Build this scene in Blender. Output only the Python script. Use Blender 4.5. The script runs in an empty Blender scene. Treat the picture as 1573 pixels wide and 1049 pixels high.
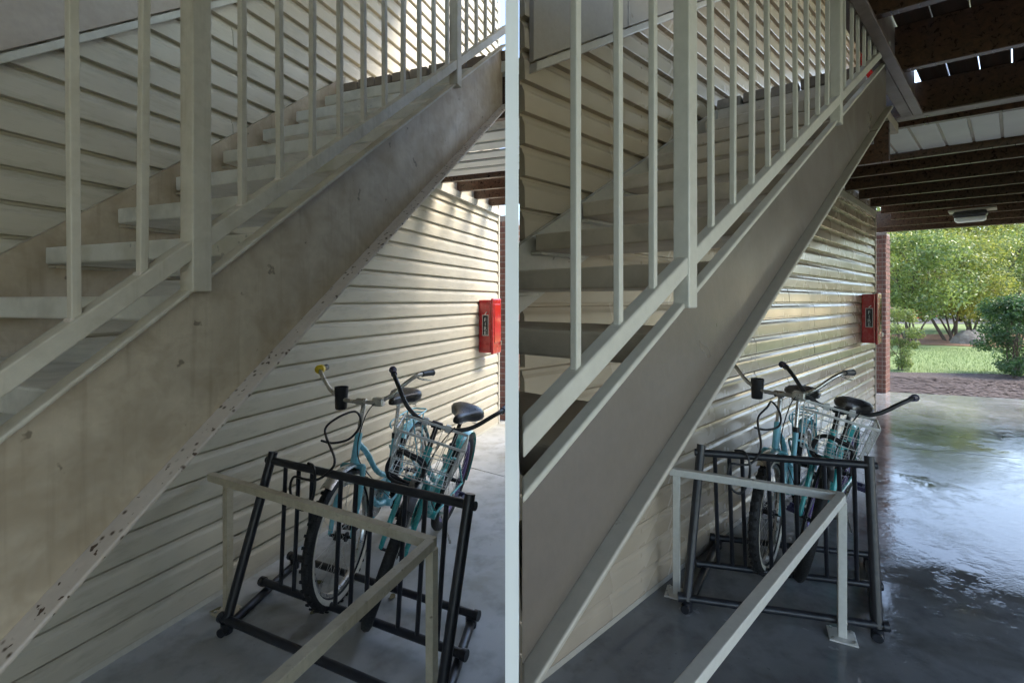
import bpy, math, random
import numpy as np
from mathutils import Vector, Matrix
R = math.radians
random.seed(7); rng = np.random.default_rng(7)
S = bpy.context.scene
COL = S.collection

# ------------------------------------------------------------------ camera
cam_d = bpy.data.cameras.new("camera"); cam = bpy.data.objects.new("camera", cam_d); COL.objects.link(cam)
cam.location = (0, 0, 1.54); cam.rotation_euler = (R(90), 0, 0)
cam_d.sensor_width = 36; cam_d.lens = 36 * 740 / 1573; cam_d.shift_y = -62.5 / 1573
cam_d.clip_start = 0.02; cam_d.clip_end = 800
S.camera = cam
# ------------------------------------------------------------------ sky, sun, exposure
SUN_ELEV, SUN_AZ = R(48), R(82)      # azimuth clockwise from +Y: the sun stands high on the right
W = bpy.data.worlds.new("World"); S.world = W; W.use_nodes = True
nt = W.node_tree; nt.nodes.clear()
sky = nt.nodes.new("ShaderNodeTexSky"); sky.sky_type = 'NISHITA'; sky.sun_disc = False
sky.sun_elevation = SUN_ELEV; sky.sun_rotation = SUN_AZ; sky.air_density = 1.0; sky.dust_density = 0.9; sky.ozone_density = 0.2
bg = nt.nodes.new("ShaderNodeBackground"); bg.inputs[1].default_value = 0.15
wo = nt.nodes.new("ShaderNodeOutputWorld")
nt.links.new(sky.outputs[0], bg.inputs[0]); nt.links.new(bg.outputs[0], wo.inputs[0])
sd = bpy.data.lights.new("sun", 'SUN'); sun = bpy.data.objects.new("sun", sd); COL.objects.link(sun)
sd.energy = 2.2; sd.angle = R(24); sd.color = (1.0, 0.94, 0.84)
dvec = Vector((math.sin(SUN_AZ) * math.cos(SUN_ELEV), math.cos(SUN_AZ) * math.cos(SUN_ELEV), math.sin(SUN_ELEV)))
sun.rotation_euler = dvec.to_track_quat('Z', 'Y').to_euler(); sun.location = dvec * 30
S.view_settings.view_transform = 'Standard'; S.view_settings.look = 'None'; S.view_settings.gamma = 1
S.view_settings.exposure = 2.05
S.render.engine = 'CYCLES'
S.cycles.max_bounces = 5; S.cycles.diffuse_bounces = 4; S.cycles.glossy_bounces = 3; S.cycles.transmission_bounces = 2
S.cycles.use_adaptive_sampling = True; S.cycles.adaptive_threshold = .03

# ------------------------------------------------------------------ materials
def nmat(name):
    m = bpy.data.materials.new(name); m.use_nodes = True
    t = m.node_tree; b = t.nodes["Principled BSDF"]
    return m, t, b
def coords(t, scale=(1, 1, 1), kind='Object'):
    c = t.nodes.new("ShaderNodeTexCoord"); mp = t.nodes.new("ShaderNodeMapping")
    mp.inputs['Scale'].default_value = scale
    t.links.new(c.outputs[kind], mp.inputs[0]); return mp.outputs[0]
def worldco(t, scale=(1, 1, 1)):
    g = t.nodes.new("ShaderNodeNewGeometry"); mp = t.nodes.new("ShaderNodeMapping")
    mp.inputs['Scale'].default_value = scale
    t.links.new(g.outputs['Position'], mp.inputs[0]); return mp.outputs[0]
def noise(t, co, scale, detail=4, rough=.55, dist=0):
    n = t.nodes.new("ShaderNodeTexNoise"); n.inputs['Scale'].default_value = scale
    n.inputs['Detail'].default_value = min(detail, 3.5); n.inputs['Roughness'].default_value = rough; n.inputs['Distortion'].default_value = dist
    t.links.new(co, n.inputs['Vector']); return n.outputs['Fac']
def ramp(t, fac, stops):
    r = t.nodes.new("ShaderNodeValToRGB"); e = r.color_ramp.elements
    while len(e) < len(stops): e.new(0.5)
    for i, (p, c) in enumerate(stops):
        e[i].position = p; e[i].color = (c[0], c[1], c[2], 1) if len(c) == 3 else c
    t.links.new(fac, r.inputs[0]); return r.outputs[0]
def g(v): return (v, v, v)
def mix(t, fac, a, b, mode='MIX'):
    m = t.nodes.new("ShaderNodeMix"); m.data_type = 'RGBA'; m.blend_type = mode
    for i, x in ((0, fac), (6, a), (7, b)):
        if hasattr(x, 'is_output'): t.links.new(x, m.inputs[i])
        elif i == 0: m.inputs[0].default_value = x
        else: m.inputs[i].default_value = (x[0], x[1], x[2], 1)
    return m.outputs[2]
def bump(t, b, h, strength=.3, dist=.002, prev=None):
    n = t.nodes.new("ShaderNodeBump"); n.inputs['Strength'].default_value = strength; n.inputs['Distance'].default_value = dist
    t.links.new(h, n.inputs['Height'])
    if prev is not None: t.links.new(prev, n.inputs['Normal'])
    t.links.new(n.outputs[0], b.inputs['Normal']); return n.outputs[0]

def plain(name, col, rough=.5, metal=0, var=.12, scale=25, coat=0, bumpd=.0006):
    m, t, b = nmat(name); co = coords(t)
    n = noise(t, co, scale)
    c = mix(t, ramp(t, n, [(.3, g(0)), (.7, g(1))]), [x * (1 - var) for x in col], [min(1, x * (1 + var)) for x in col])
    t.links.new(c, b.inputs['Base Color']); b.inputs['Metallic'].default_value = metal
    rr = ramp(t, noise(t, co, scale * 2.1), [(.3, g(max(.02, rough * .8))), (.7, g(min(1, rough * 1.2)))])
    t.links.new(rr, b.inputs['Roughness']); b.inputs['Coat Weight'].default_value = coat
    if bumpd: bump(t, b, n, .3, bumpd)
    return m

def siding_mat(name, col, wet):
    m, t, b = nmat(name)
    co = coords(t, (1, 1, 1)); cg = coords(t, (2.2, 40, 48))
    grain = noise(t, cg, 2.2, 6, .6, 1.4)
    blot = noise(t, co, 1.7, 5, .6)
    c = mix(t, ramp(t, blot, [(.35, g(0)), (.7, g(1))]), [x * .86 for x in col], [x * 1.06 for x in col])
    dirt = noise(t, coords(t, (2, 9, 9)), 3, 6, .65)
    c = mix(t, ramp(t, dirt, [(.52, g(0)), (.75, g(.35 if not wet else .12))]), c, (.22, .19, .13))
    inf = t.nodes.new("ShaderNodeObjectInfo")
    hv = ramp(t, inf.outputs['Random'], [(0, g(.93)), (1, g(1.0))])
    c = mix(t, 1.0, c, hv, 'MULTIPLY')
    t.links.new(c, b.inputs['Base Color'])
    if wet:
        w = ramp(t, noise(t, co, 2.3, 5, .6, .6), [(.28, g(.17)), (.72, g(.33))])
        t.links.new(w, b.inputs['Roughness']); b.inputs['Specular IOR Level'].default_value = .6
        b.inputs['Coat Weight'].default_value = .25; b.inputs['Coat Roughness'].default_value = .1
        bump(t, b, grain, .10, .0012)
    else:
        b.inputs['Roughness'].default_value = .55
        bump(t, b, grain, .55, .0022)
    return m

def paint_mat(name, col, wet=False, stain=.6, rust=0.0, speck=0.0):
    m, t, b = nmat(name); co = coords(t)
    big = noise(t, co, 3.0, 6, .7, .6); fine = noise(t, co, 46, 4, .6)
    c = mix(t, ramp(t, big, [(.38, g(0)), (.72, g(stain))]), col, [col[0] * .50, col[1] * .43, col[2] * .33])
    c = mix(t, ramp(t, noise(t, co, 13, 3, .7, .4), [(.45, g(0)), (.7, g(stain * .55))]), c, [col[0] * .42, col[1] * .35, col[2] * .26])
    c = mix(t, ramp(t, fine, [(.35, g(.0)), (.75, g(.28))]), c, [x * .6 for x in col])
    if stain > .3:                                   # streaks that ran down
        st = noise(t, coords(t, (14, 14, .8)), 3, 5, .6)
        c = mix(t, ramp(t, st, [(.55, g(0)), (.8, g(stain * .6))]), c, (.16, .115, .065))
    if rust > 0:
        v = t.nodes.new("ShaderNodeTexVoronoi"); v.inputs['Scale'].default_value = 48; t.links.new(co, v.inputs['Vector'])
        n2 = noise(t, co, 9, 3, .6)
        sp = ramp(t, v.outputs['Distance'], [(.12, g(1)), (.30, g(0))])
        gate = ramp(t, n2, [(.64 - rust * .21, g(0)), (.67 - rust * .21, g(1))])
        mm = mix(t, 1.0, sp, gate, 'MULTIPLY')
        c = mix(t, mm, c, (.085, .05, .03))
        sp2 = ramp(t, noise(t, co, 60, 2, .5), [(.66, g(0)), (.70, g(rust))])
        c = mix(t, sp2, c, (.06, .03, .015))
    if speck > 0:
        sp3 = ramp(t, noise(t, co, 19, 3, .55), [(.70, g(0)), (.735, g(speck))])
        c = mix(t, sp3, c, (.05, .035, .02))
    t.links.new(c, b.inputs['Base Color'])
    lo, hi = (.26, .48) if wet else (.42, .7)
    t.links.new(ramp(t, big, [(.3, g(lo)), (.7, g(hi))]), b.inputs['Roughness'])
    bump(t, b, fine, .35, .0012)
    return m

def concrete_mat(name, col, dark, wet=False, rough=.8):
    m, t, b = nmat(name); co = worldco(t)
    big = noise(t, co, .9, 7, .62, .3); mid = noise(t, co, 6.5, 6, .65); fine = noise(t, co, 120, 3, .6)
    c = mix(t, ramp(t, big, [(.32, g(0)), (.68, g(1))]), dark, col)
    c = mix(t, ramp(t, mid, [(.48, g(0)), (.72, g(.6))]), c, [x * .6 for x in dark])
    c = mix(t, ramp(t, noise(t, co, 2.6, 4, .6, .6), [(.52, g(0)), (.66, g(.5))]), c, [dark[0] * .72, dark[1] * .68, dark[2] * .55])
    c = mix(t, ramp(t, fine, [(.4, g(0)), (.7, g(.22))]), c, [x * .7 for x in col])
    sp = ramp(t, noise(t, co, 34, 2, .5), [(.72, g(0)), (.76, g(.5))])
    c = mix(t, sp, c, [x * .4 for x in dark])
    t.links.new(c, b.inputs['Base Color'])
    if wet:
        # a film of standing water with rougher, drier islands
        pud0 = noise(t, co, 1.3, 4, .65, .8); grit = noise(t, co, 9, 4, .7, .3)
        pud = mix(t, .42, pud0, grit)
        t.links.new(ramp(t, pud, [(.48, g(.012)), (.57, g(.06)), (.66, g(.28))]), b.inputs['Roughness'])
        b.inputs['Specular IOR Level'].default_value = .36
        b.inputs['Coat Weight'].default_value = .12; b.inputs['Coat Roughness'].default_value = .035; b.inputs['Coat IOR'].default_value = 1.45
        rip = noise(t, worldco(t, (1, 1.6, 1)), 26, 7, .68, .5)
        gate = ramp(t, noise(t, co, .9, 4, .6, .5), [(.44, g(.02)), (.62, g(1))])
        h = mix(t, 1.0, rip, gate, 'MULTIPLY')
        n0 = bump(t, b, h, .22, .004)
        gr = mix(t, 1.0, noise(t, co, 75, 2, .6), ramp(t, pud, [(.47, g(0)), (.56, g(1))]), 'MULTIPLY')
        n1 = bump(t, b, gr, .35, .0025, n0)
        t.links.new(n1, b.inputs['Coat Normal'])
    else:
        b.inputs['Roughness'].default_value = rough
        bump(t, b, fine, .4, .0015)
    return m

def wood_mat(name, a, bb, rough=.5):
    m, t, b = nmat(name)
    n = noise(t, coords(t, (1.5, 22, 22)), 1.6, 6, .65, .8)
    t.links.new(ramp(t, n, [(.3, a), (.72, bb)]), b.inputs['Base Color'])
    t.links.new(ramp(t, n, [(.3, g(rough * .6)), (.7, g(rough))]), b.inputs['Roughness'])
    bump(t, b, n, .35, .002); return m

def leaf_mat(name, a, bb):
    m, t, b = nmat(name); t.nodes.remove(b)
    n = noise(t, worldco(t), 1.4, 4, .7)
    at = t.nodes.new("ShaderNodeAttribute"); at.attribute_name = "tone"
    mm = t.nodes.new("ShaderNodeMath"); mm.operation = 'ADD'
    t.links.new(n, mm.inputs[0]); t.links.new(at.outputs['Fac'], mm.inputs[1])
    c = ramp(t, mm.outputs[0], [(.35, a), (1.0, bb)])
    d = t.nodes.new("ShaderNodeBsdfDiffuse"); tr = t.nodes.new("ShaderNodeBsdfTranslucent"); gl = t.nodes.new("ShaderNodeBsdfGlossy")
    gl.inputs['Roughness'].default_value = .45
    t.links.new(c, d.inputs[0]); t.links.new(c, tr.inputs[0])
    x = t.nodes.new("ShaderNodeMixShader"); x.inputs[0].default_value = .4
    t.links.new(d.outputs[0], x.inputs[1]); t.links.new(tr.outputs[0], x.inputs[2])
    y = t.nodes.new("ShaderNodeMixShader"); y.inputs[0].default_value = .06
    t.links.new(x.outputs[0], y.inputs[1]); t.links.new(gl.outputs[0], y.inputs[2])
    t.links.new(y.outputs[0], t.nodes["Material Output"].inputs[0]); return m

def ground_mat(name, stops, scale, bd=.02, rough=.95):
    m, t, b = nmat(name); co = worldco(t)
    n1 = noise(t, co, scale, 8, .7); n2 = noise(t, co, .35, 4, .6)
    c = ramp(t, n1, stops); c = mix(t, ramp(t, n2, [(.3, g(0)), (.7, g(.5))]), c, [x * .6 for x in stops[-1][1]])
    t.links.new(c, b.inputs['Base Color']); b.inputs['Roughness'].default_value = rough
    bump(t, b, n1, .8, bd); return m

def rnd_mat(name, cols, rough=.85, vscale=14):
    m, t, b = nmat(name)
    inf = t.nodes.new("ShaderNodeObjectInfo")
    c = ramp(t, inf.outputs['Random'], [(i / max(1, len(cols) - 1), k) for i, k in enumerate(cols)])
    n = noise(t, coords(t), vscale, 6, .65)
    c = mix(t, ramp(t, n, [(.35, g(0)), (.75, g(.5))]), c, [x * .55 for x in cols[0]])
    t.links.new(c, b.inputs['Base Color']); b.inputs['Roughness'].default_value = rough
    bump(t, b, n, .4, .003); return m

M = dict(
    siding_dry=siding_mat('siding_dry', (.56, .50, .385), False),
    siding_wet=siding_mat('siding_wet', (.48, .39, .29), True),
    trim_dry=paint_mat('trim_dry', (.58, .55, .47), stain=.25),
    trim_wet=paint_mat('trim_wet', (.46, .41, .34), wet=True, stain=.1),
    panel_dry=paint_mat('panel_dry', (.44, .37, .30), stain=.25),
    panel_wet=paint_mat('panel_wet', (.33, .28, .23), wet=True, stain=.1),
    steel_dry=paint_mat('steel_dry', (.50, .41, .30), stain=.6, speck=.6),
    flange_dry=paint_mat('flange_dry', (.58, .49, .41), stain=.25, rust=1.0),
    rail_dry=paint_mat('rail_dry', (.56, .50, .40), stain=.45),
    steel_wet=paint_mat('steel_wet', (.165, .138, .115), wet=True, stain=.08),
    flange_wet=paint_mat('flange_wet', (.46, .42, .36), wet=True, stain=.08, speck=.5),
    rail_wet=paint_mat('rail_wet', (.60, .57, .50), wet=True, stain=.08),
    tread_dry=concrete_mat('tread_dry', (.74, .70, .62), (.58, .55, .47)),
    tread_wet=concrete_mat('tread_wet', (.60, .50, .39), (.44, .37, .28), rough=.45),
    floor_dry=concrete_mat('floor_dry', (.54, .54, .535), (.37, .36, .32)),
    floor_wet=concrete_mat('floor_wet', (.30, .305, .31), (.15, .155, .16), wet=True),
    guard_dry=paint_mat('guard_dry', (.64, .56, .41), stain=.5, rust=.2),
    guard_wet=paint_mat('guard_wet', (.68, .66, .60), wet=True, stain=.12, speck=.4),
    rack=plain('rack_paint', (.018, .019, .024), .38, var=.3, scale=18),
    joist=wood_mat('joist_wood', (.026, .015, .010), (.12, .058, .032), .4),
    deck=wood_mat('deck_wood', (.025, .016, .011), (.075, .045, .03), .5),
    channel=paint_mat('channel_steel', (.20, .15, .13), wet=True, stain=.5, speck=.7),
    soffit=plain('soffit_vinyl', (.74, .76, .74), .45, var=.05, scale=6),
    divider_grey=plain('divider_grey', (.22, .215, .20), .7, var=.06, scale=5),
    white=plain('white_paint', (.90, .90, .89), .6, var=.02, scale=4, bumpd=.0002),
    blue=plain('pale_blue_enamel', (.20, .56, .68), .28, var=.10, scale=9, coat=.5),
    teal=plain('teal_enamel', (.045, .40, .40), .28, var=.10, scale=9, coat=.5),
    chrome=plain('worn_chrome', (.62, .60, .56), .3, 1, var=.15, scale=20),
    wire=plain('basket_wire', (.66, .66, .64), .4, .3, var=.1),
    rubber=plain('tyre_rubber', (.012, .012, .013), .7, var=.3, scale=60),
    wall_stripe=plain('tyre_cream_wall', (.66, .62, .52), .6, var=.1),
    purple=plain('purple_rim', (.13, .08, .27), .35, var=.1, coat=.3),
    black=plain('black_plastic', (.014, .014, .016), .42, var=.25),
    leather=plain('black_vinyl', (.016, .015, .015), .32, var=.25, scale=40),
    navy=plain('navy_grip', (.028, .022, .065), .6, var=.2),
    yellow=plain('yellow_plastic', (.70, .50, .02), .4, var=.1),
    red=plain('red_enamel', (.42, .008, .014), .25, var=.12, scale=8, coat=.6),
    redglass=plain('red_front', (.5, .02, .02), .08, var=.1, coat=1),
    label=plain('label_black', (.02, .02, .022), .5, var=.1),
    label_w=plain('label_white', (.8, .8, .8), .5, var=.03),
    brick=rnd_mat('brick_clay', [(.15, .06, .042), (.22, .09, .062), (.18, .075, .055), (.13, .052, .042), (.25, .11, .08)]),
    mortar=plain('mortar', (.28, .23, .20), .9, var=.15, scale=40),
    paver=rnd_mat('paver_block', [(.20, .155, .12), (.27, .22, .17), (.17, .13, .10)]),
    lamp=plain('lamp_diffuser', (.78, .79, .76), .4, var=.03),
    bronze=plain('lamp_body', (.05, .05, .05), .5, var=.2),
    bark=rnd_mat('bark', [(.10, .075, .055), (.16, .12, .09)], .9, 30),
    leaf_yellow=leaf_mat('leaf_yellow_green', (.14, .18, .03), (.58, .56, .12)),
    leaf_mid=leaf_mat('leaf_mid_green', (.10, .16, .035), (.42, .48, .12)),
    leaf_dark=leaf_mat('leaf_dark_green', (.03, .08, .02), (.13, .24, .06)),
    leaf_far=leaf_mat('leaf_far', (.08, .12, .05), (.30, .34, .15)),
    grass=leaf_mat('grass_blade', (.10, .16, .045), (.24, .31, .11)),
    lawn=ground_mat('lawn', [(.3, (.10, .15, .04)), (.7, (.20, .26, .09))], 14, .03),
    mulch=ground_mat('mulch', [(.3, (.02, .013, .011)), (.7, (.07, .042, .037))], 30, .03, .8),
    straw=ground_mat('pine_straw', [(.3, (.16, .075, .04)), (.7, (.34, .18, .10))], 26, .03),
    chip=rnd_mat('wood_chip', [(.028, .017, .015), (.05, .03, .027), (.085, .055, .052), (.02, .012, .011)]),
    asphalt=ground_mat('asphalt', [(.3, (.045, .045, .048)), (.7, (.075, .075, .078))], 60, .004, .85),
    rock=ground_mat('rock', [(.3, (.14, .12, .10)), (.7, (.32, .28, .24))], 5, .06),
    car_red=plain('car_red', (.45, .03, .03), .25, coat=1, var=.04), car_white=plain('car_white', (.75, .76, .78), .25, coat=1, var=.03),
    glass=plain('dark_glass', (.03, .035, .04), .08, var=.1, bumpd=0),
    pole=plain('pole_grey', (.45, .43, .40), .8, var=.15), spoke=plain('spoke_steel', (.55, .55, .55), .35, .9, var=.1),
    dry_leaf=rnd_mat('dry_leaf', [(.16, .10, .05), (.24, .17, .08), (.10, .12, .04)]),
)

# ------------------------------------------------------------------ mesh builder
class MB:
    def __init__(s): s.v = []; s.f = []
    def add(s, vs, fs):
        o = len(s.v); s.v += [tuple(x) for x in vs]; s.f += [tuple(i + o for i in f) for f in fs]; return s
    def box(s, c, d, mtx=None):
        hx, hy, hz = d[0] / 2, d[1] / 2, d[2] / 2
        vs = [Vector((x, y, z)) for x in (-hx, hx) for y in (-hy, hy) for z in (-hz, hz)]
        if mtx is not None: vs = [mtx @ v for v in vs]
        return s.add([v + Vector(c) for v in vs], [(0, 1, 3, 2), (4, 6, 7, 5), (0, 4, 5, 1), (2, 3, 7, 6), (0, 2, 6, 4), (1, 5, 7, 3)])
    def beam(s, a, b, w, h, up=(0, 0, 1)):
        a, b = Vector(a), Vector(b); d = (b - a).normalized(); u = Vector(up)
        x = d.cross(u)
        if x.length < 1e-4: x = d.cross(Vector((1, 0, 0)))
        x.normalize(); y = x.cross(d).normalized()
        vs = [p + x * (w / 2 * i) + y * (h / 2 * j) for p in (a, b) for i, j in ((-1, -1), (1, -1), (1, 1), (-1, 1))]
        return s.add(vs, [(3, 2, 1, 0), (4, 5, 6, 7), (0, 1, 5, 4), (1, 2, 6, 5), (2, 3, 7, 6), (3, 0, 4, 7)])
    def tube(s, path, r, n=8, closed=False, caps=True):
        P = [Vector(p) for p in path]; m = len(P)
        rs = r if isinstance(r, (list, tuple)) else [r] * m
        T = []
        for i in range(m):
            if closed: d = P[(i + 1) % m] - P[i - 1]
            else: d = P[min(i + 1, m - 1)] - P[max(i - 1, 0)]
            T.append(d.normalized())
        u = T[0].orthogonal().normalized(); vs = []
        for i in range(m):
            u = (u - T[i] * u.dot(T[i]))
            if u.length < 1e-5: u = T[i].orthogonal()
            u.normalize(); w = T[i].cross(u)
            vs += [P[i] + (u * math.cos(2 * math.pi * k / n) + w * math.sin(2 * math.pi * k / n)) * rs[i] for k in range(n)]
        fs = []
        for i in range(m if closed else m - 1):
            j = (i + 1) % m
            fs += [(i * n + k, i * n + (k + 1) % n, j * n + (k + 1) % n, j * n + k) for k in range(n)]
        if caps and not closed: fs += [tuple(range(n - 1, -1, -1)), tuple((m - 1) * n + k for k in range(n))]
        return s.add(vs, fs)
    def prism(s, poly, z0, z1):
        n = len(poly)
        a = sum(poly[i][0] * poly[(i + 1) % n][1] - poly[(i + 1) % n][0] * poly[i][1] for i in range(n))
        if a < 0: poly = poly[::-1]
        vs = [(x, y, z0) for x, y in poly] + [(x, y, z1) for x, y in poly]
        return s.add(vs, [tuple(range(n - 1, -1, -1)), tuple(range(n, 2 * n))] + [(i, (i + 1) % n, (i + 1) % n + n, i + n) for i in range(n)])
    def loft(s, rings, closed_ring=True, caps=True):
        n = len(rings[0]); fs = []
        for i in range(len(rings) - 1):
            for k in range(n if closed_ring else n - 1):
                fs.append((i * n + k, i * n + (k + 1) % n, (i + 1) * n + (k + 1) % n, (i + 1) * n + k))
        if caps and closed_ring: fs += [tuple(range(n - 1, -1, -1)), tuple((len(rings) - 1) * n + k for k in range(n))]
        return s.add([p for r in rings for p in r], fs)
    def build(s, name, mat, parent=None, off=(0, 0, 0), smooth=None, bevel=0):
        me = bpy.data.meshes.new(name)
        me.from_pydata([(x - off[0], y - off[1], z - off[2]) for x, y, z in s.v], [], s.f); me.update()
        if smooth:
            me.polygons.foreach_set('use_smooth', [True] * len(me.polygons)); me.set_sharp_from_angle(angle=R(smooth))
        me.materials.append(M[mat])
        o = bpy.data.objects.new(name, me); COL.objects.link(o)
        if parent is not None: o.parent = parent
        if bevel:
            b = o.modifiers.new('bevel', 'BEVEL'); b.width = bevel; b.segments = 2; b.limit_method = 'ANGLE'; b.angle_limit = R(40)
        return o
def empty(name, loc=(0, 0, 0), rz=0):
    o = bpy.data.objects.new(name, None); o.empty_display_size = .1; COL.objects.link(o)
    o.location = loc; o.rotation_euler = (0, 0, rz); return o
def tag(o, label, cat, group=None):
    o['label'] = label; o['category'] = cat
    if group: o['group'] = group
    return o
def struct(o): o['kind'] = 'structure'; return o
def link_copy(src, parent, loc=None, name=None):
    c = src.copy(); COL.objects.link(c); c.parent = parent
    if loc is not None: c.location = loc
    return c
def clip(poly, a, b, c):
    """keep a*x+b*y >= c"""
    out = []
    for i in range(len(poly)):
        p, q = poly[i], poly[(i + 1) % len(poly)]
        dp, dq = a * p[0] + b * p[1] - c, a * q[0] + b * q[1] - c
        if dp >= 0: out.append(p)
        if (dp >= 0) != (dq >= 0):
            t = dp / (dp - dq); out.append((p[0] + (q[0] - p[0]) * t, p[1] + (q[1] - p[1]) * t))
    return out

# bays: local x runs along the siding wall towards the garden, local y towards the wall
PHI_L, PHI_R = R(68.9), R(43.7)
def wp(phi, s, p, z=0): return Vector((s * math.cos(phi) - p * math.sin(phi), s * math.sin(phi) + p * math.cos(phi), z))
SUL, CUL = math.cos(PHI_L), math.sin(PHI_L)      # world x = SUL*s - CUL*p
SUR, CUR = math.cos(PHI_R), math.sin(PHI_R)

# ------------------------------------------------------------------ ground and floors
lawn = struct(MB().prism([(-90, -60), (120, -60), (120, 160), (-90, 160)], -.4, -.09).build('ground', 'lawn'))
def slab_floor(name, mat, polys, label=None):
    e = struct(empty(name))
    for q in polys: MB().prism(q, -.12, 0).build('slab', mat, e, bevel=.004)
    return e
def line_split(poly, p, q, gap=.004):
    nx, ny = -(q[1] - p[1]), q[0] - p[0]; L = math.hypot(nx, ny); nx /= L; ny /= L; c = nx * p[0] + ny * p[1]
    return clip(poly, nx, ny, c + gap), clip(poly, -nx, -ny, -c + gap)
left_poly = [(-6, -6), (-.003, -6), (-.003, 1.93), (4.865, 6.632), (3.288, 8.265), (3.985, 9.06), (-6, 9.06)]
fa, fb = line_split(left_poly, (-.393, 4.46), (-.03, 4.20))
slab_floor('floor_dry', 'floor_dry', [fa, fb])
right_poly = [(.003, -6), (13, -6), (13, 5.60), (7.86, 7.60), (6.42, 8.14), (4.0, 9.05), (3.30, 8.26), (4.878, 6.626), (.003, 1.922)]
ra, rb = line_split(right_poly, (3.79, 5.18), (4.90, 4.73))
slab_floor('floor_wet', 'floor_wet', [ra, rb])

# thin white divider added between the two stairwells, no wall of the place
pw = empty('added_divider', (0, .5, 0)); tag(pw, 'thin white divider added edge-on between the dry and the wet stairwell', 'wall')
MB().prism([(-.0067, 0), (.0067, 0), (.0067, 1.42), (-.0067, 1.42)], 0.002, 2.75).build('panel', 'divider_grey', pw)
MB().prism([(-.0069, -.006), (.0069, -.006), (.0069, -.001), (-.0069, -.001)], 0.002, 2.75).build('edge_strip', 'white', pw)
MB().box((0, .71, 2.762), (.03, 1.43, .02)).build('cap', 'white', pw, bevel=.003)

# ------------------------------------------------------------------ siding walls
EXPO = .125
def plank_mesh(length):
    pr = [(.010, .000), (-.0205, .000), (-.0215, .004), (-.0185, .068), (-.0165, .080), (-.0080, .094), (-.0045, .108), (.0075, .113), (.0085, .1275), (.010, .1275)]
    m = MB(); n = len(pr); seg = 1
    vs = [(x, y, z) for x in (0, length) for y, z in pr]
    fs = [(i, i + 1, n + i + 1, n + i) for i in range(n - 1)] + [tuple(range(n - 1, -1, -1)), tuple(range(n, 2 * n)), (n - 1, 0, n, 2 * n - 1)]
    return m.add(vs, fs)
def siding_wall(phi, s0, s1, P, nrows, wet, label, z0=.03):
    mat = 'siding_wet' if wet else 'siding_dry'
    e = empty('siding_wall', wp(phi, s0, P), phi); tag(e, label, 'wall')
    L = s1 - s0; lens = [L] if L < 5.5 else [L * f for f in (.36, .64, .47, .53, .58, .42)]
    src = {}
    for i in range(nrows):
        if len(lens) == 1: pieces = [(0, 0)]
        else: k = random.choice((0, 2, 4)); pieces = [(k, 0), (k + 1, lens[k])]
        for k, x in pieces:
            loc = (x + (.0015 if x else 0), random.uniform(-.0008, .0008) - (.0018 if x else 0), z0 + i * EXPO)
            if k not in src: src[k] = plank_mesh(lens[k] - .0015).build('siding_plank', mat, e); src[k].location = loc
            else: link_copy(src[k], e, loc)
    H = z0 + nrows * EXPO
    MB().prism([(.004, .0115), (s1 - s0 - .004, .0115), (s1 - s0 - .004, .139), (.135 if wet and P < 2 else .004, .139)], .002, H - .002).build('wall_core', 'trim_dry', e)
    MB().box((s1 - s0 + .02, .045, H / 2 + .003), (.038, .15, H - .006)).build('corner_trim', 'trim_wet' if wet else 'trim_dry', e, bevel=.003)
    MB().box(((s1 - s0) / 2, -.011, .015), (s1 - s0 - .006, .021, .028)).build('base_trim', 'trim_wet' if wet else 'trim_dry', e)
    return e
siding_wall(PHI_L, -3.2, 5.55, 2.35, 42, False, 'dry cream lap siding wall behind the left stairs')
siding_wall(PHI_R, 1.335, 8.08, 1.345, 42, True, 'wet shiny tan lap siding wall behind the right stairs')

siding_wall(PHI_R + math.pi, -9.6, -4.4, 2.7, 22, True, 'wet tan siding wall added out of view to keep side light off the corridor')  # unseen opposite wall, added to hold back light from the right

siding_wall(PHI_L + math.pi / 2, .5, 2.32, 2.3, 33, False, 'dry siding end wall added out of view behind the left stairs to block back light')  # unseen end wall, added to darken the siding above the dry stairs
# raked flat panel with a ledge trim, above the stairs on each wall
def raked_panel(phi, P, sa, sb, za, tan, wet, label, joint):
    e = empty('raked_wall_panel', wp(phi, sa, P, za), phi); tag(e, label, 'wall panel')
    cuts = [sa] + joint + [sb]
    for i in range(len(cuts) - 1):
        a, b = cuts[i] + (.002 if i else 0), cuts[i + 1]
        y0, y1 = -.045 - .004 * (i % 2), -.019
        z = lambda s, d: (s - sa) * tan + d
        vs = [(x - sa, y, z(x, d)) for x in (a, b) for y, d in ((y0, .045), (y1, .045), (y1, 1.2), (y0, 1.2))]
        MB().add(vs, [(3, 2, 1, 0), (4, 5, 6, 7), (0, 1, 5, 4), (1, 2, 6, 5), (2, 3, 7, 6), (3, 0, 4, 7)]).build('panel', 'panel_wet' if wet else 'panel_dry', e, bevel=.003)
    vs = [(x - sa, y, (x - sa) * tan + d) for x in (sa, sb) for y, d in ((-.062, 0), (-.019, 0), (-.019, .036), (-.062, .036))]
    MB().add(vs, [(3, 2, 1, 0), (4, 5, 6, 7), (0, 1, 5, 4), (1, 2, 6, 5), (2, 3, 7, 6), (3, 0, 4, 7)]).build('ledge_trim', 'trim_wet' if wet else 'trim_dry', e, bevel=.004)
raked_panel(PHI_L, 2.35, -1.5, 2.9, 2.42 - .81 * 2.493, .81, False, 'dry flat raked panel with ledge trim at top of left siding', [.9])
raked_panel(PHI_R, 1.345, 1.36, 3.6, 2.43, .594, True, 'wet flat raked panel with open joint above the right stairs', [2.02])

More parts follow.
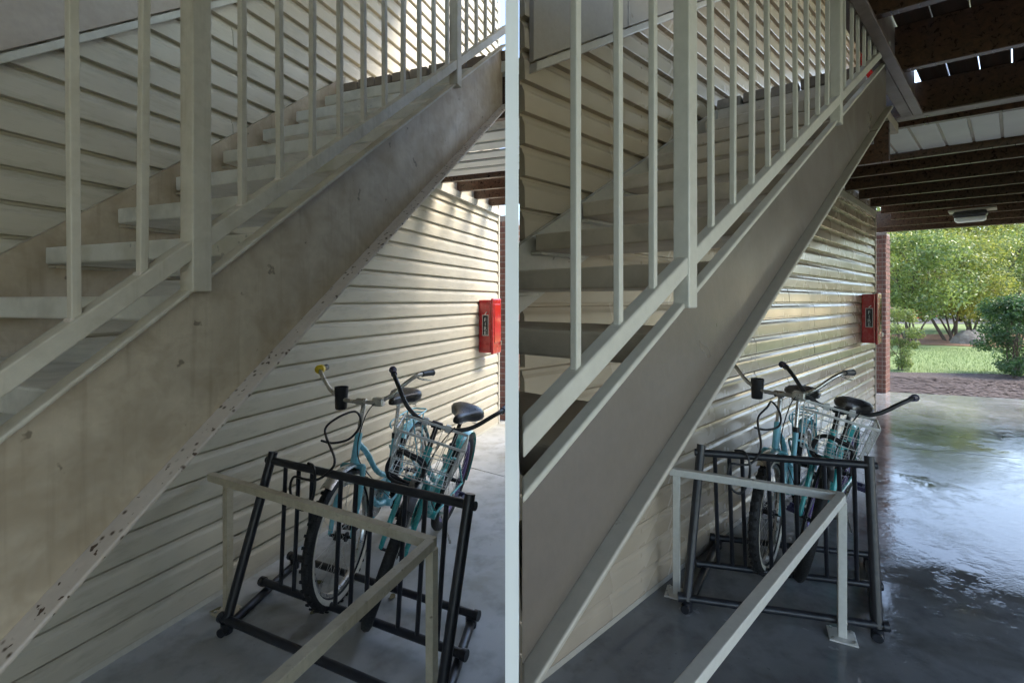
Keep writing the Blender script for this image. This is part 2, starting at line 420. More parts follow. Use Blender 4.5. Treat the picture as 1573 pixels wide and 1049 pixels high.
# ------------------------------------------------------------------ staircases
def staircase(phi, wet, label, P, p0, ztop, tan, Hv, tread0, rise, going, krange, skew, s_lo, s_hi, cutter, balus, posts, rail_h, rail_p, fl=.072, bw=.0195, pwid=.056, rw=.046, rh=.058, tin=0):
    sfx = '_wet' if wet else '_dry'
    base = wp(phi, tread0[0], (P + p0) / 2); e = empty('staircase', base, phi); tag(e, label, 'staircase')
    off = (tread0[0], (P + p0) / 2, 0)
    zt = lambda s: ztop + tan * s
    def raked(name, mat, pa, pb, d0, d1, sa, sb, parent=e, bevel=0, lo=True):
        vs = []
        for end in (0, 1):
            for p, d in ((pa, d0), (pb, d0), (pb, d1), (pa, d1)):
                s = (max(sa, s_lo(p)) if lo else sa) if end == 0 else min(sb, s_hi(p))
                vs.append((s, p, zt(s) + d))
        return MB().add(vs, [(3, 2, 1, 0), (4, 5, 6, 7), (0, 1, 5, 4), (1, 2, 6, 5), (2, 3, 7, 6), (3, 0, 4, 7)]).build(name, mat, parent, off, bevel=bevel)
    t = .012; A, B = -9, 99
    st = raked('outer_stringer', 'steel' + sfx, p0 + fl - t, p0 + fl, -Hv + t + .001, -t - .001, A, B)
    raked('top_flange', 'rail' + sfx, p0 + tin, p0 + fl, -t, 0, A, B, st and e, .003)
    raked('bottom_flange', 'flange' + sfx, p0, p0 + fl, -Hv, -Hv + t, A, B, e, .003)
    pi = P - .055
    raked('inner_stringer', ('flange' if wet else 'steel') + sfx, pi, pi + .012, -Hv, 0, A, B)
    raked('inner_flange', 'rail' + sfx, pi + .0125, pi + .03, -.012, 0, A, B)
    # treads: concrete planks on small steel angles
    pa, pb = p0 + fl + .003, pi - .045
    for k in krange:
        s, z = tread0[0] + k * going, tread0[1] + k * rise
        if z < .05: continue
        sk = lambda p, d: s + d + skew * (p - tread0[2])
        D = going + .045
        q = cutter([(sk(pa, 0), pa), (sk(pa, D), pa), (sk(pb, D), pb), (sk(pb, 0), pb)])
        if len(q) < 3: continue
        zz = z + random.uniform(-.002, .002)
        tr = MB().prism(q, zz - .062, zz).build('tread', 'tread' + sfx, e, off, bevel=.006)
        br = cutter([(sk(pi - .05, .03), pi - .048), (sk(pi - .05, D - .03), pi - .048), (sk(pi, D - .03), pi - .001), (sk(pi, .03), pi - .001)])
        if len(br) > 2: MB().prism(br, z - .073, z - .064).build('bracket', 'rail' + sfx, tr, off)
    # railing: raked bottom and top rail, square balusters, posts
    rail = lambda name, h0, h1, w: raked(name, 'rail' + sfx, rail_p - w / 2, rail_p + w / 2, h0, h1, A, B, e, .003)
    rail('bottom_rail', rail_h, rail_h + rh, rw)
    rail('handrail', .98, 1.03, .046)
    b = MB().box((0, 0, .46), (bw, bw, .92)).build('baluster', 'rail' + sfx, e, bevel=.002)
    cuff = MB().box((0, 0, .004), (bw * 1.5, bw * 1.5, .010)).build('weld', ('rail' if wet else 'flange') + sfx, b, bevel=.003)
    first = True
    for s in balus:
        loc = (s - off[0], rail_p - off[1], zt(s) + rail_h + rh - .012)
        if first: b.location = loc; first = False
        else:
            c = link_copy(b, e, loc); c.rotation_euler = (R(random.uniform(-.4, .4)), R(random.uniform(-.4, .4)), 0)
            link_copy(cuff, c)
    for i, s in enumerate(posts):
        MB().box((s, rail_p, zt(s) + .52), (pwid, pwid * .95, 1.08)).build('post', 'rail' + sfx, e, off, bevel=.003)
    return e
zL, tL = .966, .785
balL = [.548 - .1205 * i for i in range(5, 0, -1)] + [.548, .666, .905] + [.905 + .1205 * i for i in range(1, 10)] + [2.19, 2.305, 2.42, 2.535]
cutL = lambda q: clip(q, -SUL, CUL, .012)
staircase(PHI_L, False, 'dry dusty beige steel staircase with stained concrete treads, left of the divider', 2.35, 1.06, zL, tL, .376,
          (1.039, 1.737, 2.25), .187, .238, range(-9, 7), 0.0, lambda p: -1.22, lambda p: 2.72,
          cutL, balL, [-.42, .783, 2.073], .068, 1.092, .064, .0165, .046, .038, .046, .022)
zR, tR = 1.03, .564
balR = [.568, .68, .79] + [1.032 + .1155 * i for i in range(9)] + [2.20 + .1155 * i for i in range(8)]
cutR = lambda q: clip(q, SUR, -CUR, .012)
staircase(PHI_R, True, 'wet clean tan steel staircase with brown treads, right of the divider', 1.345, .4315, zR, tR, .255,
          (1.316, 1.79, 1.2), .157, .285, range(-6, 6), -.137, lambda p: (CUR * p + .014) / SUR, lambda p: 3.10,
          cutR, balR, [.914, 2.085], .054, .456, .042, .0125, .036, .028, .036, .017)

# unseen overhead panels added to keep sky and sun off the upper siding
for phi, sa, n, pa, pb, zc in ((PHI_L, -3.2, 13, .55, 2.32, 3.7), (PHI_L, 2.0, 4, .55, 2.32, 4.2), (PHI_R, -.6, 24, -4.6, 1.30, 5.28)):
    cg_ = struct(empty('shade_ceiling', wp(phi, sa, pa, zc), phi))
    for i in range(n):
        MB().prism([(.4 * i, 0), (.4 * i + .394, 0), (.4 * i + .394, pb - pa), (.4 * i, pb - pa)], 0, .03).build('shade_panel', 'soffit', cg_)

# landings with a row of edging blocks
def landing(phi, poly, z, row, label, wet, under):
    c = row[0]; e = empty('landing', wp(phi, c[0], c[1], z - .2), phi); tag(e, label, 'landing')
    off = (c[0], c[1], z - .2)
    MB().prism(poly, z - .075, z - .012).build('landing_slab', 'tread_wet' if wet else 'tread_dry', e, off)
    a, b = Vector(row[0]), Vector(row[1]); L = (b - a).length; n = max(2, int(L / .135)); d = (b - a) / n
    for i in range(n):
        p = a + d * (i + .5); ang = math.atan2(d.y, d.x)
        q = MB().box((0, 0, 0), (L / n - .012, .10, .062)).build('edging_block', 'paver', e, bevel=.008)
        nx, ny = math.sin(ang), -math.cos(ang)
        q.location = (p.x - off[0] + .05 * (nx if nx > 0 else -nx), p.y - off[1], z - off[2] + .022 + random.uniform(-.004, .004)); q.rotation_euler = (0, R(random.uniform(-1.5, 1.5)), ang)
    for sj in under: 
        MB().prism(sj, z - .33, z - .078).build('joist', 'joist', e, off)
    return e
pmin = lambda s: (SUL * s + .015) / CUL
pl = [(2.70, .98), (3.9, .98), (3.9, 2.325), (2.70, 2.325)]
landing(PHI_L, pl, 3.0, ((2.70, 2.32), (2.70, 1.075)), 'high landing of dark joists and edging blocks atop the dry stairs', False,
        [[(s, .985), (s + .045, .985), (s + .045, 2.325), (s, 2.325)] for s in (2.76, 4.05, 4.45, 4.85, 5.25)])
skR = lambda s, p: (s - .137 * (p - 1.2), p)
landing(PHI_R, [skR(3.03, .55), skR(4.05, .55), skR(4.05, 1.315), skR(3.03, 1.315)], 2.745, (skR(3.03, 1.31), skR(3.03, .56)),
        'high landing with dark edging blocks atop the wet stairs', True, [[skR(s, .55), skR(s + .04, .55), skR(s + .04, 1.31), skR(s, 1.31)] for s in (3.2, 3.7)])

# ------------------------------------------------------------------ wooden deck over the right stairwell
ZB = 2.75
sk = lambda s, p: (s - .17 * p, p)
def deck(label, s_a, s_b, pa, pb, joists, zb=ZB):
    e = empty('deck', wp(PHI_R, s_a, pa, zb), PHI_R); tag(e, label, 'deck'); off = (s_a, pa, zb)
    for s in joists:
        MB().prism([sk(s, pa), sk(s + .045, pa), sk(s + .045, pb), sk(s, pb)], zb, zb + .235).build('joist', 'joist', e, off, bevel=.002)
    p = pa
    while p < pb - .02:
        w = min(.14, pb - p)
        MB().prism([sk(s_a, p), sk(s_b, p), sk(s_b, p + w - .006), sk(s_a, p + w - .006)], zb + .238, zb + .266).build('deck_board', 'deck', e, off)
        p += .14
    return e
deck('dark wet wooden deck above, its joists nearest the viewer', -2.6, 5.37, -4.6, .444, [-2.5, -1.75, -1.0, -.3, .4, 1.1, 1.85, 2.6, 3.30])
deck('dark wooden deck above the corridor mouth with bright-edged joists', 5.385, 10.3, -4.6, 1.30, [5.39, 5.88, 6.53, 7.2, 7.86, 8.55, 9.3])
def channel(name, label, a, b, parts):
    e = empty(name, wp(PHI_R, a[0], a[1], ZB), PHI_R); tag(e, label, 'steel beam')
    for n, mat, poly, z0, z1 in parts: MB().prism(poly, z0, z1).build(n, mat, e, (a[0], a[1], ZB), bevel=.002)
channel('rim_beam', 'wet steel rim beam beside the stair opening, running to the cross beam', (-2.6, .46), (4.05, .46), [
    ('web', 'channel', [(-2.6, .447), (3.98, .447), (3.98, .457), (-2.6, .457)], ZB - .02, ZB + .275),
    ('bottom_flange', 'channel', [(-2.6, .458), (4.0, .458), (4.0, .515), (-2.6, .515)], ZB - .022, ZB - .010),
    ('ledge', 'channel', [(-2.6, .402), (3.96, .402), (3.96, .446), (-2.6, .446)], ZB - .045, ZB - .03)])
channel('cross_beam', 'wet dark double cross beam ending the near deck', (4.2, 0), (4.2, 1), [
    ('beam', 'joist', [sk(4.22, -4.6), sk(4.27, -4.6), sk(4.27, 1.30), sk(4.22, 1.30)], ZB + .005, ZB + .235),
    ('beam', 'joist', [sk(4.42, -4.6), sk(4.47, -4.6), sk(4.47, 1.30), sk(4.42, 1.30)], ZB + .01, ZB + .235),
    ('bottom_flange', 'channel', [sk(4.13, -4.6), sk(4.21, -4.6), sk(4.21, 1.30), sk(4.13, 1.30)], ZB - .004, ZB + .006)])
# header over the corridor mouth
hb = empty('header_beam', wp(PHI_R, 10.1, 0, ZB), PHI_R); tag(hb, 'dark wooden header beam over the corridor mouth by the garden', 'beam')
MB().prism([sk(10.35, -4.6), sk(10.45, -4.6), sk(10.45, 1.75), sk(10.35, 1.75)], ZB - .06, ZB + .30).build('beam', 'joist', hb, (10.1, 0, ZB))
MB().prism([sk(9.95, -4.6), sk(9.99, -4.6), sk(9.99, 1.75), sk(9.95, 1.75)], ZB - .02, ZB + .235).build('ledger', 'joist', hb, (10.1, 0, ZB))
# plate on top of the wet wall end, under the deck
tp = MB().prism([(4.3, 1.305), (8.1, 1.305), (8.1, 1.323), (4.3, 1.323)], ZB - .075, ZB - .002).build('top_plate', 'trim_wet', None, (6, 1.31, ZB))
tp.location = wp(PHI_R, 6, 1.31, ZB); tp.rotation_euler = (0, 0, PHI_R); tag(tp, 'cream trim board along the top of the wet siding wall', 'trim board')
tp2 = MB().prism([(2.8, 2.295), (5.56, 2.295), (5.56, 2.327), (2.8, 2.327)], 2.60, 2.667).build('top_plate', 'trim_dry', None, (4, 2.31, 2.7))
tp2.location = wp(PHI_L, 4, 2.31, 2.7); tp2.rotation_euler = (0, 0, PHI_L); tag(tp2, 'cream trim board along the top of the dry siding wall', 'trim board')
# vinyl soffit between the decks
so = empty('soffit', wp(PHI_R, 4.6, 0, 2.8), PHI_R); tag(so, 'pale ribbed vinyl soffit strip between the two decks', 'soffit')
p = -4.5
while p < 1.22:
    MB().prism([sk(4.49, p), sk(5.35, p), sk(5.35, p + .14), sk(4.49, p + .14)], 2.80, 2.815).build('soffit_panel', 'soffit', so, (4.6, 0, 2.8), bevel=.004)
    MB().prism([sk(4.49, p + .141), sk(5.35, p + .141), sk(5.35, p + .157), sk(4.49, p + .157)], 2.808, 2.82).build('rib', 'trim_wet', so, (4.6, 0, 2.8))
    p += .158
so2 = empty('soffit', wp(PHI_L, 4.0, 2, 2.7), PHI_L); tag(so2, 'pale vinyl soffit strips under the dry landing', 'soffit')
for i in range(5):
    q = [(3.05 + .2 * i, 1.0), (3.19 + .2 * i, 1.0), (3.19 + .2 * i, 2.32), (3.05 + .2 * i, 2.32)]
    MB().prism(q, 2.70, 2.715).build('soffit_panel', 'soffit', so2, (4.0, 2, 2.7))
# ceiling lamp
lf = empty('ceiling_lamp', wp(PHI_R, 8.80, .42, 2.62), PHI_R); tag(lf, 'small wall-pack lamp with white diffuser under the deck joists', 'lamp')
MB().box((0, -.02, .115), (.26, .46, .022)).build('mounting_board', 'trim_wet', lf)
ring = lambda z, a, b: [(x, y, z) for x, y in ((-a, -b), (a, -b), (a, b), (-a, b))]
MB().loft([ring(.025, .085, .15), ring(.06, .10, .17), ring(.10, .09, .155)]).build('lamp_body', 'bronze', lf, bevel=.01)
MB().loft([ring(-.035, .06, .125), ring(-.02, .078, .15), ring(.024, .082, .155)]).build('diffuser', 'lamp', lf, bevel=.012)

# ------------------------------------------------------------------ brick pillars
def pillar(phi, s, p, w, d, h, label, rows):
    e = empty('brick_pillar', wp(phi, s, p), phi); tag(e, label, 'pillar')
    MB().box((0, 0, h / 2), (w - .014, d - .014, h - .004)).build('mortar_core', 'mortar', e)
    bl, bh, bd = .20, .062, .045; data = None; st = .0755
    for r in range(int(h / st)):
        z = .005 + r * st + bh / 2
        for ax in (0, 1):
            L = w if ax == 0 else d; n = max(1, round(L / .21)); seg = L / n
            for side in (-1, 1):
                for i in range(n + (r % 2)):
                    a = -L / 2 + (i * seg if r % 2 == 0 else (i - .5) * seg); b = a + seg
                    a = max(a, -L / 2); b = min(b, L / 2)
                    if b - a < .03: continue
                    m = ((a + b) / 2)
                    ln = b - a - .010
                    pos = (m, side * (d / 2 - bd / 2), z) if ax == 0 else (side * (w / 2 - bd / 2 + .0015), m, z)
                    if ax == 1:
                        if a <= -L / 2 + .001: a += bd + .004
                        if b >= L / 2 - .001: b -= bd + .004
                        ln = b - a - .010; pos = (pos[0], (a + b) / 2, z)
                    if ln < .02: continue
                    o = MB().box((0, 0, 0), (ln, bd, bh) if ax == 0 else (bd, ln, bh)).build('brick', 'brick', e)
                    o.location = (pos[0] + random.uniform(-.0015, .0015), pos[1] + random.uniform(-.0015, .0015), z)
    return e
pillar(PHI_R, 10.25, 1.70, .40, .40, 2.68, 'red brick pillar at the end of the wet wall by the garden', 36)
pl2 = pillar(PHI_L, 5.95, 2.36, .40, .20, 2.64, 'red brick pillar beyond the corner of the dry wall', 36)

# ------------------------------------------------------------------ extinguisher cabinets with FIRE plate
def text_mesh(txt, size, mat, parent, mtx):
    cu = bpy.data.curves.new('lettering', 'FONT'); cu.body = txt; cu.size = size; cu.extrude = .0008; cu.align_x = 'CENTER'; cu.align_y = 'CENTER'
    o = bpy.data.objects.new('lettering_src', cu); COL.objects.link(o)
    dg = bpy.context.evaluated_depsgraph_get(); me = bpy.data.meshes.new_from_object(o.evaluated_get(dg))
    bpy.data.objects.remove(o); me.materials.clear(); me.materials.append(M[mat])
    t = bpy.data.objects.new('lettering', me); COL.objects.link(t); t.parent = parent; t.matrix_local = mtx; return t
def cabinet(phi, s, P, z, label, w=.27, d=.165, h=.60, text=True):
    e = empty('fire_extinguisher_cabinet', wp(phi, s, P, z), phi); tag(e, label, 'fire cabinet')
    y0, y1 = -.019 - d, -.019
    MB().box((0, (y0 + y1) / 2, h / 2), (w, d, h)).build('box', 'red', e, bevel=.012)
    MB().box((0, y0 - .016, h / 2), (w + .02, .030, h + .03)).build('door', 'red', e, bevel=.012)
    MB().box((0, y0 - .034, h / 2 + .03), (w - .06, .006, h - .16)).build('window', 'redglass', e, bevel=.004)
    MB().box((.09, y0 - .040, h / 2 - .2), (.02, .016, .05)).build('latch', 'chrome', e, bevel=.003)
    if text:
        pl = MB().box((-w / 2 - .002, (y0 + y1) / 2 - .01, h * .52), (.003, .075, .235)).build('plate', 'label_w', e)
        MB().box((-w / 2 - .0045, (y0 + y1) / 2 - .01, h * .52), (.002, .064, .222)).build('plate_field', 'label', e)
        # letters stacked vertically, on the side facing the viewer (normal -x)
        base = Matrix(((0, 0, -1, 0), (-1, 0, 0, 0), (0, 1, 0, 0), (0, 0, 0, 1)))
        for i, ch in enumerate('FIRE'):
            text_mesh(ch, .058, 'label_w', pl, Matrix.Translation((-w / 2 - .0062, (y0 + y1) / 2 - .01, h * .52 + .062 - .050 * i)) @ base)
        MB().tube([(-w / 2 - .005, (y0 + y1) / 2 - .005, h * .52 + .125), (-w / 2 - .005, (y0 + y1) / 2 - .03, h * .52 + .15)], .005, 6).build('symbol', 'label_w', pl)
    return e
cabinet(PHI_L, 5.10, 2.35, .95, 'red FIRE cabinet on the dry wall next to the divider', w=.23, d=.15)
cabinet(PHI_R, 7.36, 1.345, 1.02, 'red FIRE cabinet on the wet wall beside the garden opening', w=.2, d=.14)
cabinet(PHI_R, 7.33, 1.345, 4.22, 'red cabinet on the upper wall behind the right balusters', text=False)

# ------------------------------------------------------------------ guard rails under the stairs
def guard(C, leg2, end, rail_end, zt, wet, label, w=.036):
    mat = 'guard_wet' if wet else 'guard_dry'
    e = empty('guard_rail', (C[0], C[1], 0)); tag(e, label, 'guard rail'); off = (C[0], C[1], 0)
    c3 = Vector((C[0], C[1], zt - w / 2))
    d1 = (Vector((end[0], end[1], 0)) - Vector((C[0], C[1], 0))).normalized()
    MB().beam(c3 - d1 * .01, (end[0], end[1], zt - w / 2), w, w).build('cross_rail', mat, e, off, bevel=.0025)
    d2 = (Vector((rail_end[0], rail_end[1], 0)) - Vector((C[0], C[1], 0))).normalized()
    MB().beam(c3 + d2 * .012 + Vector((0, 0, .001)), (rail_end[0], rail_end[1], zt - w / 2 + .001), w, w).build('long_rail', mat, e, off, bevel=.0025)
    for q in (C, leg2, rail_end):
        MB().beam((q[0], q[1], .006), (q[0], q[1], zt - w - .001), w * .95, w * .95, up=d1).build('leg', mat, e, off, bevel=.0025)
        f = MB().beam((q[0] - .055 * d1.x, q[1] - .055 * d1.y, .0045), (q[0] + .055 * d1.x, q[1] + .055 * d1.y, .0045), .11, .007).build('foot_plate', mat, e, off, bevel=.002)
        for a, b in ((-.04, -.04), (.04, -.04), (-.04, .04), (.04, .04)):
            c = Vector((q[0], q[1], 0)) + d1 * a + Vector((-d1.y, d1.x, 0)) * b
            MB().tube([(c.x, c.y, .008), (c.x, c.y, .016)], .007, 6).build('bolt', 'chrome', f, off)
    return e
re_l = wp(PHI_L, .25, .917)
guard((-.296, 1.779), (-1.405, 2.384), tuple(wp(PHI_L, 1.735, 2.315))[:2], (re_l.x, re_l.y), .665, False, 'scuffed yellowish square-tube guard rail around the dry bike rack')
re_r = wp(PHI_R, .78, .525)
guard((1.513, 2.2085), (.865, 2.532), (.835, 2.547), (re_r.x, re_r.y), .66, True, 'wet white square-tube guard rail around the right bike rack')

# ------------------------------------------------------------------ bike racks
def bike_rack(ML, Rv, q, f, b, TL, TR, zt, fr, label):
    e = empty('bike_rack', (ML[0], ML[1], 0)); tag(e, label, 'bike rack'); off = (ML[0], ML[1], 0)
    V = lambda x, z: Vector((x[0], x[1], z))
    ML, Rv, q, TL, TR = Vector(ML), Vector(Rv), Vector(q).normalized(), Vector(TL), Vector(TR)
    MR = ML + Rv; FL, FR, BL, BR = ML - q * f, MR - q * f, ML + q * b, MR + q * b
    rr = Rv.normalized()
    for a, c, n, z, ex in ((FL, FR, 'front_bar', .062, .03), (ML, MR, 'middle_bar', .062, .03), (BL, BR, 'back_bar', .062, .03)):
        o = MB().tube([V(a - rr * ex, z), V(c + rr * ex, z)], .0185, 12).build(n, 'rack', e, off, smooth=40)
        for p in (a - rr * ex, c + rr * ex):
            MB().tube([V(p - rr * .012, z), V(p + rr * .012, z)], .024, 10).build('end_cap', 'rack', o, off, smooth=40)
    for a, c in ((FL, BL), (FR, BR)):
        o = MB().tube([V(a - q * .04, .022), V(c + q * .04, .022)], .0205, 12).build('ground_tube', 'rack', e, off, smooth=40)
        for p in (a, c): MB().tube([V(p, .001), V(p, .05)], .026, 10).build('foot', 'rack', o, off, smooth=40)
    tr = (TR - TL).normalized()
    MB().tube([V(TL - tr * .03, zt), V(TR + tr * .03, zt)], .0185, 12).build('top_bar', 'rack', e, off, smooth=40)
    for a, c in ((FL, TL), (FR, TR)):
        c2 = V(c, zt + .012); a2 = V(a, .05)
        MB().tube([a2, c2 + (c2 - a2).normalized() * .03], .022, 12).build('end_post', 'rack', e, off, smooth=40)
    for t in fr:
        MB().tube([V(ML + Rv * t, .066), V(TL + (TR - TL) * t, zt - .004)], .0105, 10).build('upright', 'rack', e, off, smooth=40)
bike_rack((-1.288, 2.529), (1.061, -.503), (.13, .99), .293, .256, (-1.205, 2.416), (-.169, 1.891), .74,
          (.09, .17, .25, .41, .49, .57, .73, .82, .91), 'black tubular bike rack on the dry concrete floor')
bike_rack((1.081, 2.711), (.798, -.200), (.56, .83), .376, .36, (.9957, 2.541), (1.743, 2.349), .74,
          (.09, .18, .26, .42, .50, .58, .745, .83, .915), 'black tubular bike rack on the wet reflecting floor')

# ------------------------------------------------------------------ bicycles
def smooth_path(pts, n=6):
    P = [Vector(p) for p in pts]; out = []
    for i in range(len(P) - 1):
        a, b, c, d = P[max(i - 1, 0)], P[i], P[i + 1], P[min(i + 2, len(P) - 1)]
        for k in range(n):
            t = k / n
            out.append(.5 * ((2 * b) + (c - a) * t + (2 * a - 5 * b + 4 * c - d) * t * t + (3 * b - a - 3 * c + d) * t ** 3))
    return out + [P[-1]]
def ringpts(c, r, n=40, y=0): return [(c[0] + r * math.cos(2 * math.pi * k / n), c[1] + y, c[2] + r * math.sin(2 * math.pi * k / n)) for k in range(n)]
def lathe_y(c, prof, n=48):
    m = MB(); rings = [[(c[0] + r * math.cos(2 * math.pi * k / n), c[1] + y, c[2] + r * math.sin(2 * math.pi * k / n)) for k in range(n)] for r, y in prof]
    return m.loft(rings, True, False)
def bike(label, colr, rimm, kind, front, heading, lean, steer, wb=1.02):
    """front: world contact point of front wheel; heading: degrees clockwise from +Y of the front->rear direction"""
    h = R(heading); back = Vector((math.sin(h), math.cos(h), 0)); mid = Vector((front[0], front[1], 0)) + back * wb / 2
    e = empty('bicycle', mid); e.rotation_euler = (R(lean), 0, math.atan2(-back.y, -back.x)); tag(e, label, 'bicycle', 'bicycles parked in the racks')
    A, F, BB = (-wb / 2, 0, .335), (wb / 2, 0, .335), (-.06, 0, .285)
    HL, HU = Vector((wb / 2 - .125, 0, .685)), Vector((wb / 2 - .165, 0, .80))
    ax = (HU - HL).normalized(); SM = Matrix.Translation(HL) @ Matrix.Rotation(R(steer), 4, ax) @ Matrix.Translation(-HL)
    def st(mb):                                     # turn the steered parts
        mb.v = [tuple(SM @ Vector(v)) for v in mb.v]; return mb
    idn = lambda mb: mb
    def wheel(name, c, f, knobs):
        rim = f(lathe_y(c, [(.272, -.014), (.272, .014), (.254, .011), (.250, 0), (.254, -.011), (.272, -.014)])).build(name, rimm, e, smooth=30)
        ty = lathe_y(c, [(.270, .014), (.284, .024), (.303, .026), (.322, .018), (.330, 0), (.322, -.018), (.303, -.026), (.284, -.024), (.270, -.014)])
        if knobs:
            for k in range(84):
                a = 2 * math.pi * k / 84; off = .012 if k % 2 else -.012
                mt = Matrix.Rotation(-a, 3, 'Y')
                ty.box(Vector(c) + mt @ Vector((.330, 0, 0)) + Vector((0, off, 0)), (.007, .016, .013), mt)
        f(ty).build('tyre', 'rubber', rim, smooth=50)
        if kind == 'blue':
            for sg in (-1, 1): f(lathe_y(c, [(.278, sg * .0215), (.284, sg * .0250), (.298, sg * .0268), (.302, sg * .0268)])).build('cream_sidewall', 'wall_stripe', rim, smooth=60)
        sp = MB()
        for k in range(32):
            a = 2 * math.pi * k / 32; sg = 1 if k % 2 else -1; tw = .5 if (k // 2) % 2 else -.5
            sp.tube([(c[0] + .02 * math.cos(a + tw * 2), sg * .028, c[2] + .02 * math.sin(a + tw * 2)), (c[0] + .252 * math.cos(a), sg * .003, c[2] + .252 * math.sin(a))], .0013, 4, caps=False)
        f(sp).build('spokes', 'spoke', rim)
        f(MB().tube([(c[0], -.062, c[2]), (c[0], -.034, c[2]), (c[0], -.033, c[2]), (c[0], -.026, c[2]), (c[0], -.025, c[2]), (c[0], .025, c[2]), (c[0], .026, c[2]), (c[0], .033, c[2]), (c[0], .034, c[2]), (c[0], .062, c[2])],
                    [.007, .007, .024, .024, .014, .014, .024, .024, .007, .007], 12)).build('hub', 'black', rim, smooth=30)
    knob = kind == 'blue'
    wheel('front_wheel', F, st, knob); wheel('rear_wheel', A, idn, knob)
    # frame
    fr = MB()
    fr.tube([HL - ax * .015, HU + ax * .02], .0195, 14)
    ST = Vector((-.185, 0, .66))
    fr.tube([BB, ST], .017, 12)
    if kind == 'blue':
        fr.tube(smooth_path([HU - ax * .03, Vector((.22, 0, .68)), Vector((.08, 0, .53)), Vector((-.06, 0, .455)), Vector((-.123, 0, .46))]), .0165, 12)
        fr.tube(smooth_path([HL + ax * .015, Vector((.20, 0, .46)), Vector((.07, 0, .325)), Vector(BB)]), .0185, 12)
    else:
        fr.tube(smooth_path([HU - ax * .035, Vector((.2, 0, .65)), Vector((.02, 0, .53)), Vector((-.15, 0, .53))]), .018, 12)
        fr.tube([HL + ax * .01, BB], .022, 12)
    for sg in (-1, 1):
        fr.tube([(BB[0], sg * .03, BB[2]), (A[0], sg * .06, A[2])], .0095, 8)
        fr.tube(smooth_path([(-.165, sg * .012, .60), (-.24, sg * .05, .565), (A[0], sg * .06, A[2])]), .008, 8)
    fr.tube([(BB[0], -.04, BB[2]), (BB[0], .04, BB[2])], .023, 14)
    fr.build('frame', colr, e, smooth=50)
    # fork
    fk = MB(); cr = HL - ax * .03
    fk.tube([cr + Vector((0, -.062, 0)), cr + Vector((0, .062, 0))], .014, 10)
    for sg in (-1, 1):
        fk.tube(smooth_path([cr + Vector((0, sg * .058, .004)), cr + Vector((.035, sg * .060, -.12)), Vector((F[0] - .025, sg * .061, .42)), Vector((F[0], sg * .061, F[2]))]), [.014] * 12 + [.012] * 6 + [.010], 10)
    st(fk).build('fork', colr, e, smooth=50)
    # fenders
    def fender(c, a0, a1, f, mat, n=22):
        rings = []
        for i in range(n + 1):
            a = R(a0 + (a1 - a0) * i / n); rings.append([(c[0] + (.352 - .012 * (y / .032) ** 2) * math.cos(a), y, c[2] + (.352 - .012 * (y / .032) ** 2) * math.sin(a)) for y in (-.032, -.022, -.01, 0, .01, .022, .032)])
        inner = [[(c[0] + (x - c[0]) * .992, y * .95, c[2] + (z - c[2]) * .992) for x, y, z in r][::-1] for r in rings]
        full = [a + b for a, b in zip(rings, inner)]
        f(MB().loft(full)).build('fender', mat, e, smooth=60)
    fender(F, 62, 138, st, 'chrome' if kind == 'blue' else 'black')
    fender(A, 55, 200, idn, colr)
    # seat
    sc0 = .895 if kind == 'blue' else .85
    MB().tube([ST - (ST - Vector(BB)).normalized() * .05, Vector((-.24, 0, sc0 - .03))], .0125, 12).build('seatpost', 'chrome' if kind == 'blue' else 'black', e, smooth=40)
    MB().tube([ST - Vector((0, 0, .012)), ST + Vector((-.004, 0, .022))], .021, 12).build('seat_clamp', 'black', e, smooth=40)
    sc = Vector((-.27, 0, .895 if kind == 'blue' else .85)); rings = []
    for x, w, zt, zb in ((.165, .012, .012, -.008), (.155, .020, .022, -.018), (.11, .027, .030, -.026), (.05, .036, .030, -.032), (0, .062, .030, -.038), (-.045, .098, .036, -.045), (-.09, .115, .046, -.045), (-.125, .105, .046, -.038), (-.145, .07, .035, -.02), (-.15, .03, .02, -.005)):
        r = []
        for k in range(14):
            a = 2 * math.pi * k / 14; ca, sa = math.cos(a), math.sin(a)
            y = w * math.copysign(abs(ca) ** .7, ca); z = (zt if sa > 0 else -zb) * math.copysign(abs(sa) ** .8, sa)
            if sa > 0: z -= .010 * math.exp(-(y / .018) ** 2) * (1 if x < .08 else 0)
            r.append(sc + Vector((x, y, z)))
        rings.append(r)
    sd_ = MB().loft(rings).build('saddle', 'leather', e, smooth=60)
    ss = MB()
    for sg in (-1, 1):
        ss.tube([sc + Vector((.1, sg * .012, -.03)), sc + Vector((.0, sg * .02, -.045)), sc + Vector((-.09, sg * .04, -.04))], .0035, 6)
        zz = [sc + Vector((-.10 + .014 * math.cos(t * 1.4), sg * .06 + .014 * math.sin(t * 1.4), -.075 + .0035 * t)) for t in range(14)]
        ss.tube(zz, .003, 5)
    ss.build('spring', 'chrome', sd_, smooth=60)
    # cockpit
    top = HU + ax * .02; cl = Vector((top.x - .02, 0, .985 if kind == 'blue' else .93)); barm = 'chrome' if kind == 'blue' else 'black'
    st(MB().tube(smooth_path([top - ax * .03, top + ax * .10, Vector((top.x - .045, 0, cl.z - .03)), cl]), .0135, 12)).build('stem', barm, e, smooth=50)
    st(MB().tube([cl + Vector((0, -.028, 0)), cl + Vector((0, .028, 0))], .019, 12)).build('bar_clamp', barm, e, smooth=40)
    hb = MB(); tip = {}
    for sg in (-1, 1):
        pts = [cl, cl + Vector((.004, sg * .09, .004)), cl + Vector((.0, sg * .175, .045)), cl + Vector((-.035, sg * .255, .12)), cl + Vector((-.09, sg * .30, .15)), cl + Vector((-.21, sg * .335, .145))]
        sp = smooth_path(pts, 7); hb.tube(sp, .0112, 12); tip[sg] = (sp[-7], sp[-1])
